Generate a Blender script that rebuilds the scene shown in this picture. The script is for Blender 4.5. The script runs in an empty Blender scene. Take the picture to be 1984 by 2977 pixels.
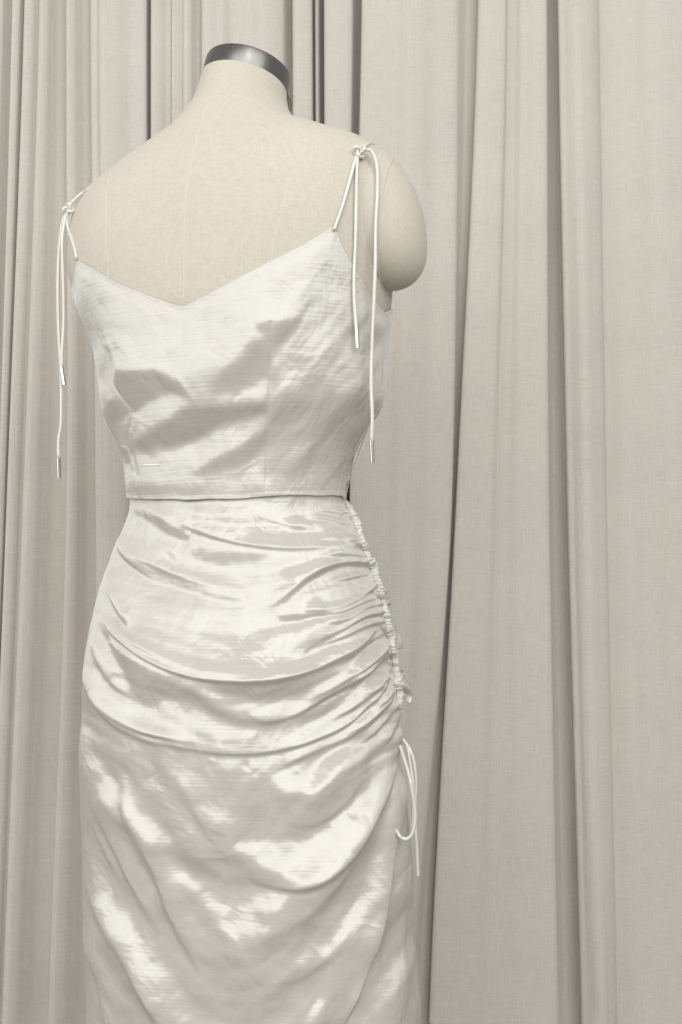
import bpy, math
import numpy as np
from mathutils import Vector
from mathutils.bvhtree import BVHTree

# ---------------------------------------------------------------- camera, light, exposure
SC = bpy.context.scene
COL = SC.collection
FPX, CX, CY = 3000.0, 992.0, 1488.5            # focal length and centre in photo pixels
CAM = np.array([0.0, -1.15, 1.0]); PITCH = math.radians(3.0)
cam_d = bpy.data.cameras.new('camera'); cam = bpy.data.objects.new('camera', cam_d); COL.objects.link(cam)
cam.location = CAM; cam.rotation_euler = (math.radians(90) + PITCH, 0, 0)
cam_d.sensor_fit = 'VERTICAL'; cam_d.sensor_height = 24.0; cam_d.lens = 24.0 * FPX / 2977.0
cam_d.clip_start = 0.02; cam_d.clip_end = 60
SC.camera = cam
world = bpy.data.worlds.new('World'); SC.world = world; world.use_nodes = True
bg = world.node_tree.nodes['Background']
bg.inputs[0].default_value = (1.0, 0.98, 0.945, 1); bg.inputs[1].default_value = 0.54

def area_lamp(name, loc, target, sx, sy, power, col):
    d = bpy.data.lights.new(name, 'AREA'); d.shape = 'RECTANGLE'; d.size = sx; d.size_y = sy
    d.energy = power; d.color = col
    o = bpy.data.objects.new(name, d); COL.objects.link(o); o.location = loc
    o.rotation_euler = (Vector(target) - Vector(loc)).to_track_quat('-Z', 'Y').to_euler()
    return o
area_lamp('window_light', (0.35, -3.4, 2.85), (-0.1, 0.1, 1.30), 5.4, 3.2, 160, (1.0, 0.992, 0.976))
area_lamp('side_window_light', (-3.2, -1.7, 1.95), (-0.2, 0.0, 1.2), 2.6, 2.1, 40, (1.0, 0.992, 0.976))
area_lamp('cap_streak_light', (0.35, -2.3, 3.2), (-0.1, 0.0, 1.2), 0.4, 1.0, 6, (1.0, 0.98, 0.94))  # unseen lamp, placed and sized to put a bright streak on the neck cap
SC.view_settings.view_transform = 'Standard'; SC.view_settings.look = 'None'
SC.view_settings.exposure = 0.0; SC.view_settings.gamma = 1.0
SC.view_settings.use_curve_mapping = False
SC.cycles.use_denoising = True

# ---------------------------------------------------------------- helpers
rng = np.random.default_rng(7)
def sstep(a, b, x):
    t = np.clip((x - a) / (b - a), 0, 1); return t * t * (3 - 2 * t)

def proj(p):
    d = np.asarray(p, float) - CAM; c, s = math.cos(PITCH), math.sin(PITCH)
    fw = d[..., 1] * c + d[..., 2] * s; up = -d[..., 1] * s + d[..., 2] * c
    return CX + FPX * d[..., 0] / fw, CY - FPX * up / fw, fw
def ray(px, py):
    c, s = math.cos(PITCH), math.sin(PITCH); a, b = (px - CX) / FPX, (CY - py) / FPX
    return np.array([a, c - b * s, s + b * c])          # unit forward depth
def at_depth(px, py, fw): return CAM + ray(px, py) * fw

def pchip(xs, ys, x):
    xs = np.asarray(xs, float); ys = np.asarray(ys, float); h = np.diff(xs); s = np.diff(ys) / h
    m = np.zeros_like(ys); m[0] = s[0]; m[-1] = s[-1]
    for i in range(1, len(xs) - 1):
        if s[i-1] * s[i] > 0:
            w1 = 2*h[i] + h[i-1]; w2 = h[i] + 2*h[i-1]; m[i] = (w1 + w2) / (w1 / s[i-1] + w2 / s[i])
    x = np.asarray(x, float); k = np.clip(np.searchsorted(xs, x) - 1, 0, len(xs) - 2)
    t = np.clip((x - xs[k]) / h[k], 0, 1)
    return (2*t**3 - 3*t**2 + 1)*ys[k] + (t**3 - 2*t**2 + t)*h[k]*m[k] + (-2*t**3 + 3*t**2)*ys[k+1] + (t**3 - t**2)*h[k]*m[k+1]

def link(name, me, mat, parent=None, smooth=True):
    o = bpy.data.objects.new(name, me); COL.objects.link(o)
    if mat: me.materials.append(mat)
    if smooth: me.polygons.foreach_set('use_smooth', np.ones(len(me.polygons), bool))
    if parent: o.parent = parent
    return o
def tag(o, label, cat, group=None):
    o['label'] = label; o['category'] = cat
    if group: o['group'] = group
    return o
def thing(name, label, cat, loc=(0, 0, 0)):
    o = bpy.data.objects.new(name, None); COL.objects.link(o); o.empty_display_size = 0.05
    return tag(o, label, cat)

def mesh_np(name, V, Q, uv=None):
    me = bpy.data.meshes.new(name); V = np.asarray(V, np.float32); Q = np.asarray(Q, np.int32)
    me.vertices.add(len(V)); me.vertices.foreach_set('co', V.ravel())
    n = Q.shape[1]
    me.loops.add(Q.size); me.loops.foreach_set('vertex_index', Q.ravel())
    me.polygons.add(len(Q)); me.polygons.foreach_set('loop_start', np.arange(0, Q.size, n, dtype=np.int32))
    me.update(calc_edges=True)
    if uv is not None:
        l = me.uv_layers.new(name='UVMap'); l.data.foreach_set('uv', np.asarray(uv, np.float32)[Q.ravel()].ravel())
    me.validate(); return me
def grid_quads(nr, nc, wrap=False):
    r = np.arange(nr - 1)[:, None]; c = np.arange(nc if wrap else nc - 1)[None, :]; c2 = (c + 1) % nc
    return np.stack([r*nc + c, r*nc + c2, (r+1)*nc + c2, (r+1)*nc + c], -1).reshape(-1, 4)
def grid_mesh(name, P, wrap=False, uv=None):
    nr, nc = P.shape[:2]
    return mesh_np(name, P.reshape(-1, 3), grid_quads(nr, nc, wrap), None if uv is None else uv.reshape(-1, 2))
def bvh_of(me):
    return BVHTree.FromPolygons([v.co[:] for v in me.vertices], [p.vertices[:] for p in me.polygons])

def catmull(P, n):
    P = np.asarray(P, float); d = np.r_[0, np.cumsum(np.linalg.norm(np.diff(P, axis=0), axis=1))]
    t = np.linspace(0, d[-1], n); out = np.zeros((n, P.shape[1]))
    m = np.gradient(P, d, axis=0) if len(P) > 2 else np.repeat(((P[1]-P[0])/d[-1])[None], 2, 0)
    k = np.clip(np.searchsorted(d, t) - 1, 0, len(P) - 2); h = (d[k+1] - d[k]); u = ((t - d[k]) / h)[:, None]; h = h[:, None]
    return (2*u**3-3*u**2+1)*P[k] + (u**3-2*u**2+u)*h*m[k] + (-2*u**3+3*u**2)*P[k+1] + (u**3-u**2)*h*m[k+1]
def frames(C):
    T = np.gradient(C, axis=0); T /= np.linalg.norm(T, axis=1)[:, None] + 1e-12
    n = np.cross(T[0], [0.3, 1, 0.2]); n /= np.linalg.norm(n); N = [n]
    for i in range(1, len(C)):
        n = N[-1] - T[i] * np.dot(N[-1], T[i]); N.append(n / (np.linalg.norm(n) + 1e-12))
    N = np.array(N); return T, N, np.cross(T, N)
def tube(name, pts, rad, mat, parent=None, n=None, seg=10, wob=0.0, smooth_pts=True):
    pts = np.asarray(pts, float); L = np.linalg.norm(np.diff(pts, axis=0), axis=1).sum()
    n = n or max(6, int(L / 0.004)); C = catmull(pts, n) if smooth_pts else pts; n = len(C)
    T, N, B = frames(C); a = np.linspace(0, 2*np.pi, seg, endpoint=False)
    r = np.full(n, rad) * (1 + wob * np.sin(np.linspace(0, L / 0.018, n) + rng.random() * 6) * rng.uniform(.4, 1, n))
    P = C[:, None] + r[:, None, None] * (np.cos(a)[None, :, None]*N[:, None] + np.sin(a)[None, :, None]*B[:, None])
    V = np.vstack([P.reshape(-1, 3), C[0], C[-1]]); Q = grid_quads(n, seg, True)
    c0, c1 = n*seg, n*seg + 1; e = np.arange(seg); e2 = (e + 1) % seg
    Q = np.vstack([Q, np.stack([e2, e, np.full(seg, c0), np.full(seg, c0)], -1)[:, [0, 1, 2, 3]]]) if False else Q
    me = bpy.data.meshes.new(name)
    faces = [tuple(q) for q in Q] + [(int(e2[i]), int(e[i]), c0) for i in e] + [((n-1)*seg+int(e[i]), (n-1)*seg+int(e2[i]), c1) for i in e]
    me.from_pydata([tuple(v) for v in V], [], faces)
    l = me.uv_layers.new(name='UVMap')
    s = np.r_[0, np.cumsum(np.linalg.norm(np.diff(C, axis=0), axis=1))]
    for p in me.polygons:
        for li in p.loop_indices:
            vi = me.loops[li].vertex_index
            l.data[li].uv = (s[min(vi // seg, n-1)], (vi % seg) / seg * 0.015)
    me.update(); return link(name, me, mat, parent)

# ---------------------------------------------------------------- materials
def new_mat(name):
    m = bpy.data.materials.new(name); m.use_nodes = True; nt = m.node_tree; nt.nodes.clear()
    out = nt.nodes.new('ShaderNodeOutputMaterial')
    return m, nt, out
def N(nt, t, **kw):
    n = nt.nodes.new(t)
    for k, v in kw.items():
        if k.startswith('i_'):
            key = k[2:]; n.inputs[int(key) if key.isdigit() else key].default_value = v
        else: setattr(n, k, v)
    return n
def mapped_noise(nt, vec, scale, detail=2.0, rough=0.55, dist=0.0, nscale=1.0):
    mp = N(nt, 'ShaderNodeMapping'); mp.inputs['Scale'].default_value = scale; nt.links.new(vec, mp.inputs[0])
    nz = N(nt, 'ShaderNodeTexNoise'); nz.inputs['Scale'].default_value = nscale; nz.inputs['Detail'].default_value = detail
    nz.inputs['Roughness'].default_value = rough; nz.inputs['Distortion'].default_value = dist
    nt.links.new(mp.outputs[0], nz.inputs['Vector']); return nz.outputs['Fac']
def math_n(nt, op, a, b):
    n = N(nt, 'ShaderNodeMath', operation=op)
    for i, v in enumerate((a, b)):
        if isinstance(v, (int, float)): n.inputs[i].default_value = v
        else: nt.links.new(v, n.inputs[i])
    return n.outputs[0]
def bump(nt, h, strength, dist, prev=None):
    b = N(nt, 'ShaderNodeBump'); b.inputs['Strength'].default_value = strength; b.inputs['Distance'].default_value = dist
    nt.links.new(h, b.inputs['Height'])
    if prev is not None: nt.links.new(prev, b.inputs['Normal'])
    return b.outputs['Normal']
def ramp(nt, fac, stops):
    r = N(nt, 'ShaderNodeValToRGB'); e = r.color_ramp.elements
    while len(e) < len(stops): e.new(0.5)
    for k, (p, c) in zip(e, stops): k.position = p; k.color = (*c, 1)
    nt.links.new(fac, r.inputs[0]); return r.outputs[0]

def satin(name, base, gloss, rough, slub=1.0, crumple=1.0, aniso=-.7):
    m, nt, out = new_mat(name)
    uv = N(nt, 'ShaderNodeTexCoord').outputs['UV']
    fine = mapped_noise(nt, uv, (32, 1100, 1), 3, .6)                # weft threads and slubs
    coarse = mapped_noise(nt, uv, (11, 400, 1), 2, .5)
    cr = mapped_noise(nt, uv, (17, 13, 1), 3, .5, .8)                # soft crumple of worn fabric
    vo = N(nt, 'ShaderNodeTexVoronoi', feature='DISTANCE_TO_EDGE'); mp = N(nt, 'ShaderNodeMapping')
    mp.inputs['Scale'].default_value = (30, 22, 1); mp.inputs['Rotation'].default_value = (0, 0, .6)
    nt.links.new(uv, mp.inputs[0]); nt.links.new(mp.outputs[0], vo.inputs['Vector']); vo.inputs['Scale'].default_value = 1
    sharp = math_n(nt, 'MINIMUM', vo.outputs['Distance'], .16)
    n1 = bump(nt, cr, .75 * crumple, .006)
    n2 = bump(nt, sharp, .30 * crumple, .004, n1)
    n3 = bump(nt, coarse, .42 * slub, .0011, n2)
    n4 = bump(nt, fine, .40 * slub, .0005, n3)
    tone = mapped_noise(nt, uv, (25, 420, 1), 2)
    colr = ramp(nt, tone, [(.3, tuple(c * .96 for c in base)), (.7, base)])
    d = N(nt, 'ShaderNodeBsdfDiffuse'); nt.links.new(colr, d.inputs['Color']); nt.links.new(n4, d.inputs['Normal'])
    g = N(nt, 'ShaderNodeBsdfAnisotropic'); g.inputs['Color'].default_value = (1.0, 1.0, .99, 1)
    g.inputs['Roughness'].default_value = rough; g.inputs['Anisotropy'].default_value = aniso
    tg = N(nt, 'ShaderNodeTangent', direction_type='UV_MAP', uv_map='UVMap'); nt.links.new(tg.outputs[0], g.inputs['Tangent'])
    nt.links.new(n4, g.inputs['Normal'])
    mx = N(nt, 'ShaderNodeMixShader')
    lw = N(nt, 'ShaderNodeLayerWeight'); lw.inputs['Blend'].default_value = .5; nt.links.new(n3, lw.inputs['Normal'])
    nt.links.new(math_n(nt, 'ADD', math_n(nt, 'MULTIPLY', math_n(nt, 'POWER', lw.outputs['Facing'], 2.5), .26), gloss), mx.inputs[0])
    nt.links.new(d.outputs[0], mx.inputs[1]); nt.links.new(g.outputs[0], mx.inputs[2]); nt.links.new(mx.outputs[0], out.inputs[0])
    return m

def weave(name, base, dark, su, sv, rough=.9, depth=.0006, coord='UV', trans=0.):
    m, nt, out = new_mat(name)
    uv = N(nt, 'ShaderNodeTexCoord').outputs[coord]
    a = mapped_noise(nt, uv, (su, sv, 1), 3, .6); b = mapped_noise(nt, uv, (sv, su, 1), 3, .6)
    big = mapped_noise(nt, uv, (9, 3, 1), 3)
    f = math_n(nt, 'ADD', math_n(nt, 'MULTIPLY', a, .5), math_n(nt, 'MULTIPLY', b, .5))
    colr = ramp(nt, f, [(.36, dark), (.62, base)])
    mixc = N(nt, 'ShaderNodeMixRGB', blend_type='MULTIPLY'); mixc.inputs[0].default_value = 1
    nt.links.new(colr, mixc.inputs[1]); nt.links.new(ramp(nt, big, [(.3, (.95, .95, .955)), (.7, (1, 1, 1))]), mixc.inputs[2])
    p = N(nt, 'ShaderNodeBsdfPrincipled'); nt.links.new(mixc.outputs[0], p.inputs['Base Color'])
    p.inputs['Roughness'].default_value = rough; p.inputs['Specular IOR Level'].default_value = .15
    p.inputs['Sheen Weight'].default_value = .12; p.inputs['Sheen Roughness'].default_value = .5
    nt.links.new(bump(nt, f, .6, depth), p.inputs['Normal'])
    if trans:
        tr = N(nt, 'ShaderNodeBsdfTranslucent'); nt.links.new(mixc.outputs[0], tr.inputs[0])
        ms = N(nt, 'ShaderNodeMixShader'); ms.inputs[0].default_value = trans
        nt.links.new(p.outputs[0], ms.inputs[1]); nt.links.new(tr.outputs[0], ms.inputs[2]); nt.links.new(ms.outputs[0], out.inputs[0])
    else: nt.links.new(p.outputs[0], out.inputs[0])
    return m
def metal(name, colr, rough, brushed=None):
    m, nt, out = new_mat(name)
    p = N(nt, 'ShaderNodeBsdfPrincipled'); p.inputs['Base Color'].default_value = (*colr, 1); p.inputs['Metallic'].default_value = 1
    p.inputs['Roughness'].default_value = rough
    if brushed:
        uv = N(nt, 'ShaderNodeTexCoord').outputs['UV']; f = mapped_noise(nt, uv, brushed, 3, .6)
        nt.links.new(bump(nt, f, .25, .0003), p.inputs['Normal'])
        nt.links.new(ramp(nt, f, [(.3, tuple(c*.8 for c in colr)), (.7, colr)]), p.inputs['Base Color'])
    nt.links.new(p.outputs[0], out.inputs[0]); return m

M_SATIN = satin('ivory_slub_satin', (.492, .477, .430), .132, .37, .55, .85)
M_SKIRT = satin('ivory_satin', (.492, .477, .430), .135, .36, .42, 1.1)
M_CORD = satin('satin_cord', (.66, .645, .59), .10, .38, .5, .0, 0.)
M_GATHER = satin('gathered_satin', (.56, .548, .505), .09, .42, .0, .0, 0.)
M_LINEN = weave('linen_form_cover', (.58, .545, .466), (.51, .478, .409), 95, 430, depth=.0003)
M_SEAM = weave('linen_seam', (.645, .608, .528), (.575, .54, .468), 110, 560)
M_CURT = weave('linen_curtain', (.635, .606, .55), (.54, .514, .466), 34, 640, depth=.0006, trans=.12)
M_RING = metal('brushed_steel', (.21, .207, .197), .30, (700, 40, 1))
M_TIP = metal('polished_steel', (.55, .54, .51), .12)
M_LINING = weave('cream_lining', (.80, .76, .62), (.72, .68, .55), 300, 900)
M_POLE = metal('stand_steel', (.45, .45, .44), .3)
M_FLOOR = weave('floor_screed', (.26, .25, .225), (.21, .20, .18), 3, 4, .6, coord='Object')

# ---------------------------------------------------------------- floor and curtain
fl = link('floor', mesh_np('floor', [(-6, -6, 0), (6, -6, 0), (6, 3, 0), (-6, 3, 0)], [(0, 1, 2, 3)]), M_FLOOR)
fl['kind'] = 'structure'

# folds: left edge at three heights (photo rows 0, 1400, 2977), end of the front face, depth of the recess, start depth
FOLDS = [
 ((-520,)*3, .5, .05, 0), ((-430,)*3, .6, .05, 0), ((-330,)*3, .4, .04, 0), ((-240,)*3, .5, .05, 0), ((-130, -150, -190), .5, .05, 0), ((-60, -75, -110), .5, .04, 0),
 ((10, -6, -40), .45, .035, 0), ((45, 18, -12), .45, .022, .004), ((91, 66, 30), .22, .05, 0), ((169, 191, 160), .25, .040, .004),
 ((243, 276, 300), (402, 420, 430), .065, 0), ((425, 440, 450), .35, .022, 0), ((487, 500, 510), .35, .012, .004), ((521, 535, 545), .3, .035, .002),
 ((576, 590, 600), (815, 830, 840), .06, 0), ((849, 862, 872), (897, 908, 918), .075, 0), ((915, 927, 937), .2, .06, .035), ((944, 950, 950), (1018, 998, 985), .085, .004),
 ((1057, 1021, 1002), (1336, 1312, 1180), .055, 0), ((1406, 1334, 1246), (1600, 1590, 1600), .07, .0), ((1644, 1655, 1679), (1752, 1756, 1766), .014, -.006),
 ((1760, 1764, 1774), .9, .03, .010), ((2080, 2080, 2090), .6, .05, 0), ((2200, 2200, 2215), .6, .05, 0), ((2330,)*3, .5, .05, 0), ((2440,)*3, .5, .05, 0), ((2560,)*3, .5, .05, 0)]
NLEFT = 13                                             # the cloth goes on to both sides of the view
FOLDS = [((-520 - 92*k - 14*((k*7) % 5),)*3, .35 + .06*((k*3) % 5), .04 + .004*(k % 4), .002*(k % 3)) for k in range(NLEFT, 0, -1)] + FOLDS \
      + [((2560 + 98*k + 15*((k*5) % 4),)*3, .35 + .06*((k*2) % 5), .04 + .004*(k % 3), .002*(k % 3)) for k in range(1, 13)]
CURT_Y = 0.46
def curtain():
    nz = 90; zs = np.linspace(0.012, 2.62, nz)
    sc = (CURT_Y - CAM[1]) / FPX
    _, row, _ = proj(np.stack([np.zeros(nz), np.full(nz, CURT_Y), zs], -1))
    rows = []
    for r, z in zip(row, zs):
        rr = np.clip(r, -400, 3600)
        X = lambda t: float(pchip([-400, 0, 1400, 2977, 3600], [t[0] - (t[1]-t[0])*.12, t[0], t[1], t[2], t[2] + (t[2]-t[1])*.2], rr))
        pts = []
        for fi in range(len(FOLDS) - 1):
            i = fi
            L, fe, dp, d0 = FOLDS[i]; l = X(L); nx = X(FOLDS[i+1][0]); w = nx - l; nd = FOLDS[i+1][3]
            e = X(fe) if isinstance(fe, tuple) else l + fe * w
            i -= NLEFT
            wav = .004 * math.sin(i * 2.3 + z * 2.1) + .003 * math.sin(i * 5.1 + z * 4.7)
            r_ = min(.012 / sc, .10 * w)
            pts += [(l, d0 + .014), (l + .25*r_, d0 + .005), (l + r_, d0)]
            if e - l > 75:
                for q in (.2, .35, .5, .65, .8):
                    nn = (e - l) / 70.0
                    pts.append((l + r_ + (e - l - 2*r_) * q, d0 + wav * math.sin(q * 6 + i) - .018 * math.sin(q*math.pi)**.8 + .008 * math.sin(q*nn*2.2 + i*1.7 + .6*math.sin(z*1.3 + i)) + .003*math.sin(q*nn*4.9 + i + z*.5)))
                if i == 19:
                    for q, dd in ((.18, .0), (.34, .004), (.46, .026), (.58, .018), (.74, -.002), (.88, .0)):
                        pts.append((l + r_ + (e - l - 2*r_) * q, d0 + dd * float(np.interp(rr, [0, 1400, 2977], [1, .75, .45]))))
                    pts = [p for k, p in enumerate(pts) if not (k >= len(pts) - 11 and k < len(pts) - 6)]
            pts.append((e, d0 + .004))
            if nx - e > 12:
                pts += [(e + .25*(nx-e), d0 + .45*dp), (e + .5*(nx-e), d0 + .8*dp), (e + .85*(nx-e), d0 + dp)]
            pts += [(nx + 2, d0 + dp + .004), (nx + 5, (d0 + dp + nd) / 2 + .008), (nx + 2, nd + .018)]
        P = np.array(pts)
        C = catmull(np.c_[P[:, 0] * 1.0, P[:, 1] / sc], 3000)
        x = (C[:, 0] - CX) * sc
        y = CURT_Y + C[:, 1] * sc * .52
        rows.append(np.stack([x, y, np.full_like(x, z)], -1))
    P = np.array(rows); uvx = np.r_[0, np.cumsum(np.linalg.norm(np.diff(P[45], axis=0), axis=1))]
    uv = np.stack(np.broadcast_arrays(uvx[None, :], zs[:, None]), -1)
    # weave runs: u along the width, v up the cloth
    uv = uv[..., ::-1]
    o = link('curtain', grid_mesh('curtain', P, uv=uv), M_CURT)
    so = o.modifiers.new('thickness', 'SOLIDIFY'); so.thickness = .0015; so.offset = 1
    return tag(o, 'floor-length greige linen curtain hanging in deep folds behind the dress form', 'curtain')
curtain()

# ---------------------------------------------------------------- the body surface (sections fitted to the outline)
YAW = math.radians(21.0); X0 = -0.113; CYAW, SYAW = math.cos(YAW), math.sin(YAW)
Zk = [0.15,0.40,0.55,0.70,0.80,0.88,0.95,1.01,1.07,1.12,1.18,1.24,1.30,1.35,1.40,1.43,1.46,1.485,1.51,1.54,1.575,1.64]
Bk = [.140,.132,.130,.132,.136,.134,.118,.098,.085,.092,.105,.1115,.1135,.110,.101,.092,.080,.068,.058,.053,.050,.050]
Fk = [.140,.120,.115,.110,.106,.104,.098,.092,.088,.094,.112,.128,.118,.100,.082,.070,.060,.055,.053,.051,.050,.050]
Yk = [0]*14 + [.002,.005,.010,.015,.020,.026,.034,.050]
Nk = [2.1]*10 + [2.2,2.3,2.4,2.5,2.4,2.3,2.2,2.1,2,2,2,2]
Wk = [0.1812,0.186,0.191,0.1909,0.1845,0.1801,0.1708,0.1517,0.1287,0.1345,0.1616,0.1676,0.1837,0.1936,0.1957,0.1925,0.1642,0.1216,0.0771,0.0564,0.0505,.0500]
Xk = [0.0217,0.0195,0.014,0.0068,0.0007,-0.0008,-0.0027,-0.0045,-0.0043,-0.003,-0.001,-0.0024,-0.0113,-0.0164,-0.016,-0.0126,-0.0100,-0.0164,-0.0210,-0.0157,-0.0142,-.0142]
def body_to_world(x, y, z): return np.stack([X0 + x*CYAW + y*SYAW, -x*SYAW + y*CYAW, z + 0*x], -1)
def surf(th, z, off=0.0):
    """point of the fitted outer surface at angle th (0 = centre back, growing to the form's right) and height z"""
    w = pchip(Zk, Wk, z) + off; b = pchip(Zk, Bk, z) + off; f = pchip(Zk, Fk, z) + off; n = pchip(Zk, Nk, z)
    s, c = np.sin(th), np.cos(th)
    x = pchip(Zk, Xk, z) + w * np.sign(s) * np.abs(s)**(2/n)
    y = pchip(Zk, Yk, z) - np.where(c > 0, b, f) * np.sign(c) * np.abs(c)**(2/n)
    return body_to_world(x, y, z)
def grid_normals(P, wrap=True):
    if wrap: du = np.roll(P, -1, 1) - np.roll(P, 1, 1)
    else: du = np.gradient(P, axis=1)
    dv = np.gradient(P, axis=0); n = np.cross(du, dv)
    return n / (np.linalg.norm(n, axis=-1, keepdims=True) + 1e-12)
def theta_samples(n, dense=.78):
    # more columns on the side turned to the camera (about -1.9 .. 1.75 rad)
    a = np.linspace(-1.95, 1.85, int(n*dense), endpoint=False); b = np.linspace(1.85, 2*np.pi - 1.95, n - int(n*dense), endpoint=False)
    return np.r_[a, b]

# ---------------------------------------------------------------- dress form
form = thing('dress_form', 'linen-covered dress form with a steel neck cap, wearing a satin two-piece', 'dress form')
CAPC = np.array([-.1135, .037, 1.562]); GX, GY = -.22, -.11
def cap_plane(x, y): return CAPC[2] + GX*(x - CAPC[0]) + GY*(y - CAPC[1])
def inset(z): return .014 * (1 - sstep(1.20, 1.285, z)) + .010 * (1 - sstep(.98, 1.04, z))
zb = np.r_[np.linspace(.62, 1.26, 90), np.linspace(1.265, 1.425, 60), np.linspace(1.427, 1.64, 150)]
th = theta_samples(260)
TH, ZZ = np.meshgrid(th, zb)
BP = surf(TH, ZZ, -inset(ZZ)); BP[..., 2] = np.minimum(BP[..., 2], cap_plane(BP[..., 0], BP[..., 1]) + .001)
buv = np.stack([TH * .16, ZZ], -1)
body = link('torso', grid_mesh('torso', BP, True, buv), M_LINEN, form)
body_bvh = bvh_of(body.data)

def cast(bvh, px, py):
    h = bvh.ray_cast(Vector(CAM), Vector(ray(px, py)))
    return (np.array(h[0]), np.array(h[1])) if h[0] is not None else (None, None)

def neck_cap():
    n = np.array([-GX, -GY, 1.0]); n /= np.linalg.norm(n); u = np.cross([0, 1, 0], n); u /= np.linalg.norm(u); v = np.cross(n, u)
    prof = [(.0460, -.002), (.0512, -.002), (.0518, .0), (.0518, .0205), (.0514, .0222), (.0500, .0230), (.0300, .0238), (.0001, .0240)]
    a = np.linspace(0, 2*np.pi, 96, endpoint=False); R = []
    for r, h in prof:
        R.append(CAPC + r*(np.cos(a)[:, None]*u + np.sin(a)[:, None]*v) + n*h)
    P = np.array(R); uv = np.stack(np.broadcast_arrays(a[None, :]*.05, np.array([q[1] for q in prof])[:, None]), -1)
    o = link('neck_cap', grid_mesh('neck_cap', P, True, uv), M_RING, form); o['label'] = 'brushed dark steel neck cap'
    e = o.modifiers.new('edges', 'EDGE_SPLIT'); e.split_angle = math.radians(40)
neck_cap()

def arm_cap(side, base_x, out, hh, hl, hd, zc, drop):
    ph = np.linspace(0, np.pi/2, 34); a = np.linspace(0, 2*np.pi, 72, endpoint=False); R = []
    for p in ph:
        k = max(np.cos(p), 0)**.90; o = np.sin(p)**1.19 * out
        y = .004 + hd * k * np.cos(a); z = zc - drop * np.sin(p)**1.3 + np.where(np.sin(a) > 0, hh, hl) * k * np.sin(a)
        R.append(body_to_world(side * (base_x + o) + 0*y, y, z))
    P = np.array(R); P = P if side > 0 else P[:, ::-1]
    uv = np.stack(np.broadcast_arrays(a[None, :]*.07, ph[:, None]*.07), -1)
    return link('arm_cap', grid_mesh('arm_cap', P, True, uv), M_LINEN, form)
arm_r = arm_cap(1, .164, .0505, .0885, .065, .056, 1.362, .0214)
arm_bvh = bvh_of(arm_r.data)
arm_cap(-1, .196, .022, .070, .066, .050, 1.372, .006)

def seam_line(pts, bvh, mat, parent, name='seam', width=.0016, lift=.0004):
    pts = catmull(pts, 40); L, R = [], []
    for i, (x, y) in enumerate(pts):
        p, nr = cast(bvh, x, y)
        if p is None: continue
        L.append((p, nr))
    C = np.array([p for p, _ in L]); Nn = np.array([n for _, n in L]); T = np.gradient(C, axis=0); T /= np.linalg.norm(T, axis=1)[:, None]
    S = np.cross(T, Nn); prof = [(-1, -.5), (-.6, 1), (.6, 1), (1, -.5)]
    P = np.array([C + S*width/2*a + Nn*lift*b for a, b in prof])
    s = np.r_[0, np.cumsum(np.linalg.norm(np.diff(C, axis=0), axis=1))]
    uv = np.stack(np.broadcast_arrays(np.array([0, .0005, .001, .0015])[:, None], s[None, :]), -1)
    return link(name, grid_mesh(name, P, uv=uv), mat, parent)
seam_line([(612, 284), (585, 360), (558, 459), (545, 530), (539, 595), (535, 740), (532, 900)], body_bvh, M_SEAM, form)
seam_line([(886, 424), (851, 492), (824, 595), (800, 693), (788, 780)], body_bvh, M_SEAM, form, width=.0012, lift=.0002)
seam_line([(320, 500), (311, 560), (309, 640), (312, 740), (318, 820)], body_bvh, M_SEAM, form, width=.0012, lift=.0002)
seam_line([(575, 300), (612, 282), (660, 278), (716, 284), (760, 305), (800, 332), (836, 348)], body_bvh, M_SEAM, form, width=.0012, lift=.0002)

def arm_seam():
    P = []
    for x, y in catmull([(1146,453),(1127,498),(1113,560),(1105,650),(1101,730),(1102,795),(1110,830),(1128,849)], 60):
        q = [h for h in (cast(body_bvh, x, y)[0], cast(arm_bvh, x, y)[0]) if h is not None]
        if q: P.append(at_depth(x, y, min(float(proj(h)[2]) for h in q) - .0001))
    tube('armhole_seam', np.array(P), .0009, M_SEAM, form, n=60, seg=8)
arm_seam()
# stand, below the picture: post and round foot
def lathe(name, prof, c, mat, parent, n=40):
    a = np.linspace(0, 2*np.pi, n, endpoint=False)
    P = np.array([np.stack([c[0] + r*np.cos(a), c[1] + r*np.sin(a), np.full(n, z)], -1) for r, z in prof])
    return link(name, grid_mesh(name, P, True), mat, parent)
lathe('stand_post', [(.016, .025), (.016, .66), (.001, .661)], (X0, 0), M_POLE, form)
lathe('stand_foot', [(.001, .0005), (.185, .0005), (.19, .006), (.18, .014), (.03, .03), (.016, .05)], (X0, 0), M_POLE, form)

# ---------------------------------------------------------------- fold relief of the cloth
CELL = 2.0; GX0, GY0, GX1, GY1 = 120, 600, 1340, 3400
gw, gh = int((GX1-GX0)/CELL), int((GY1-GY0)/CELL)
gx = GX0 + (np.arange(gw) + .5)*CELL; gy = GY0 + (np.arange(gh) + .5)*CELL
def blur(A, s):
    ky = np.fft.fftfreq(A.shape[0])[:, None]; kx = np.fft.rfftfreq(A.shape[1])[None, :]
    return np.fft.irfft2(np.fft.rfft2(A) * np.exp(-2*(np.pi*s/CELL)**2*(kx**2 + ky**2)), s=A.shape)
def A0(p): return [(x*1.26531, y*1.26531) for x, y in p]           # readings taken from differently enlarged views
def A2(p): return [(130 + x*.42506, 500 + y*.42506) for x, y in p]
def A3(p): return [(700 + x*.38248, 600 + y*.38248) for x, y in p]
def A4(p): return [(200 + x*.66964, 1400 + y*.66964) for x, y in p]
def A6(p): return [(200 + x*.70153, 2150 + y*.70153) for x, y in p]
def A9(p): return [(1000 + x*.16995, 1750 + y*.16995) for x, y in p]
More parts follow.
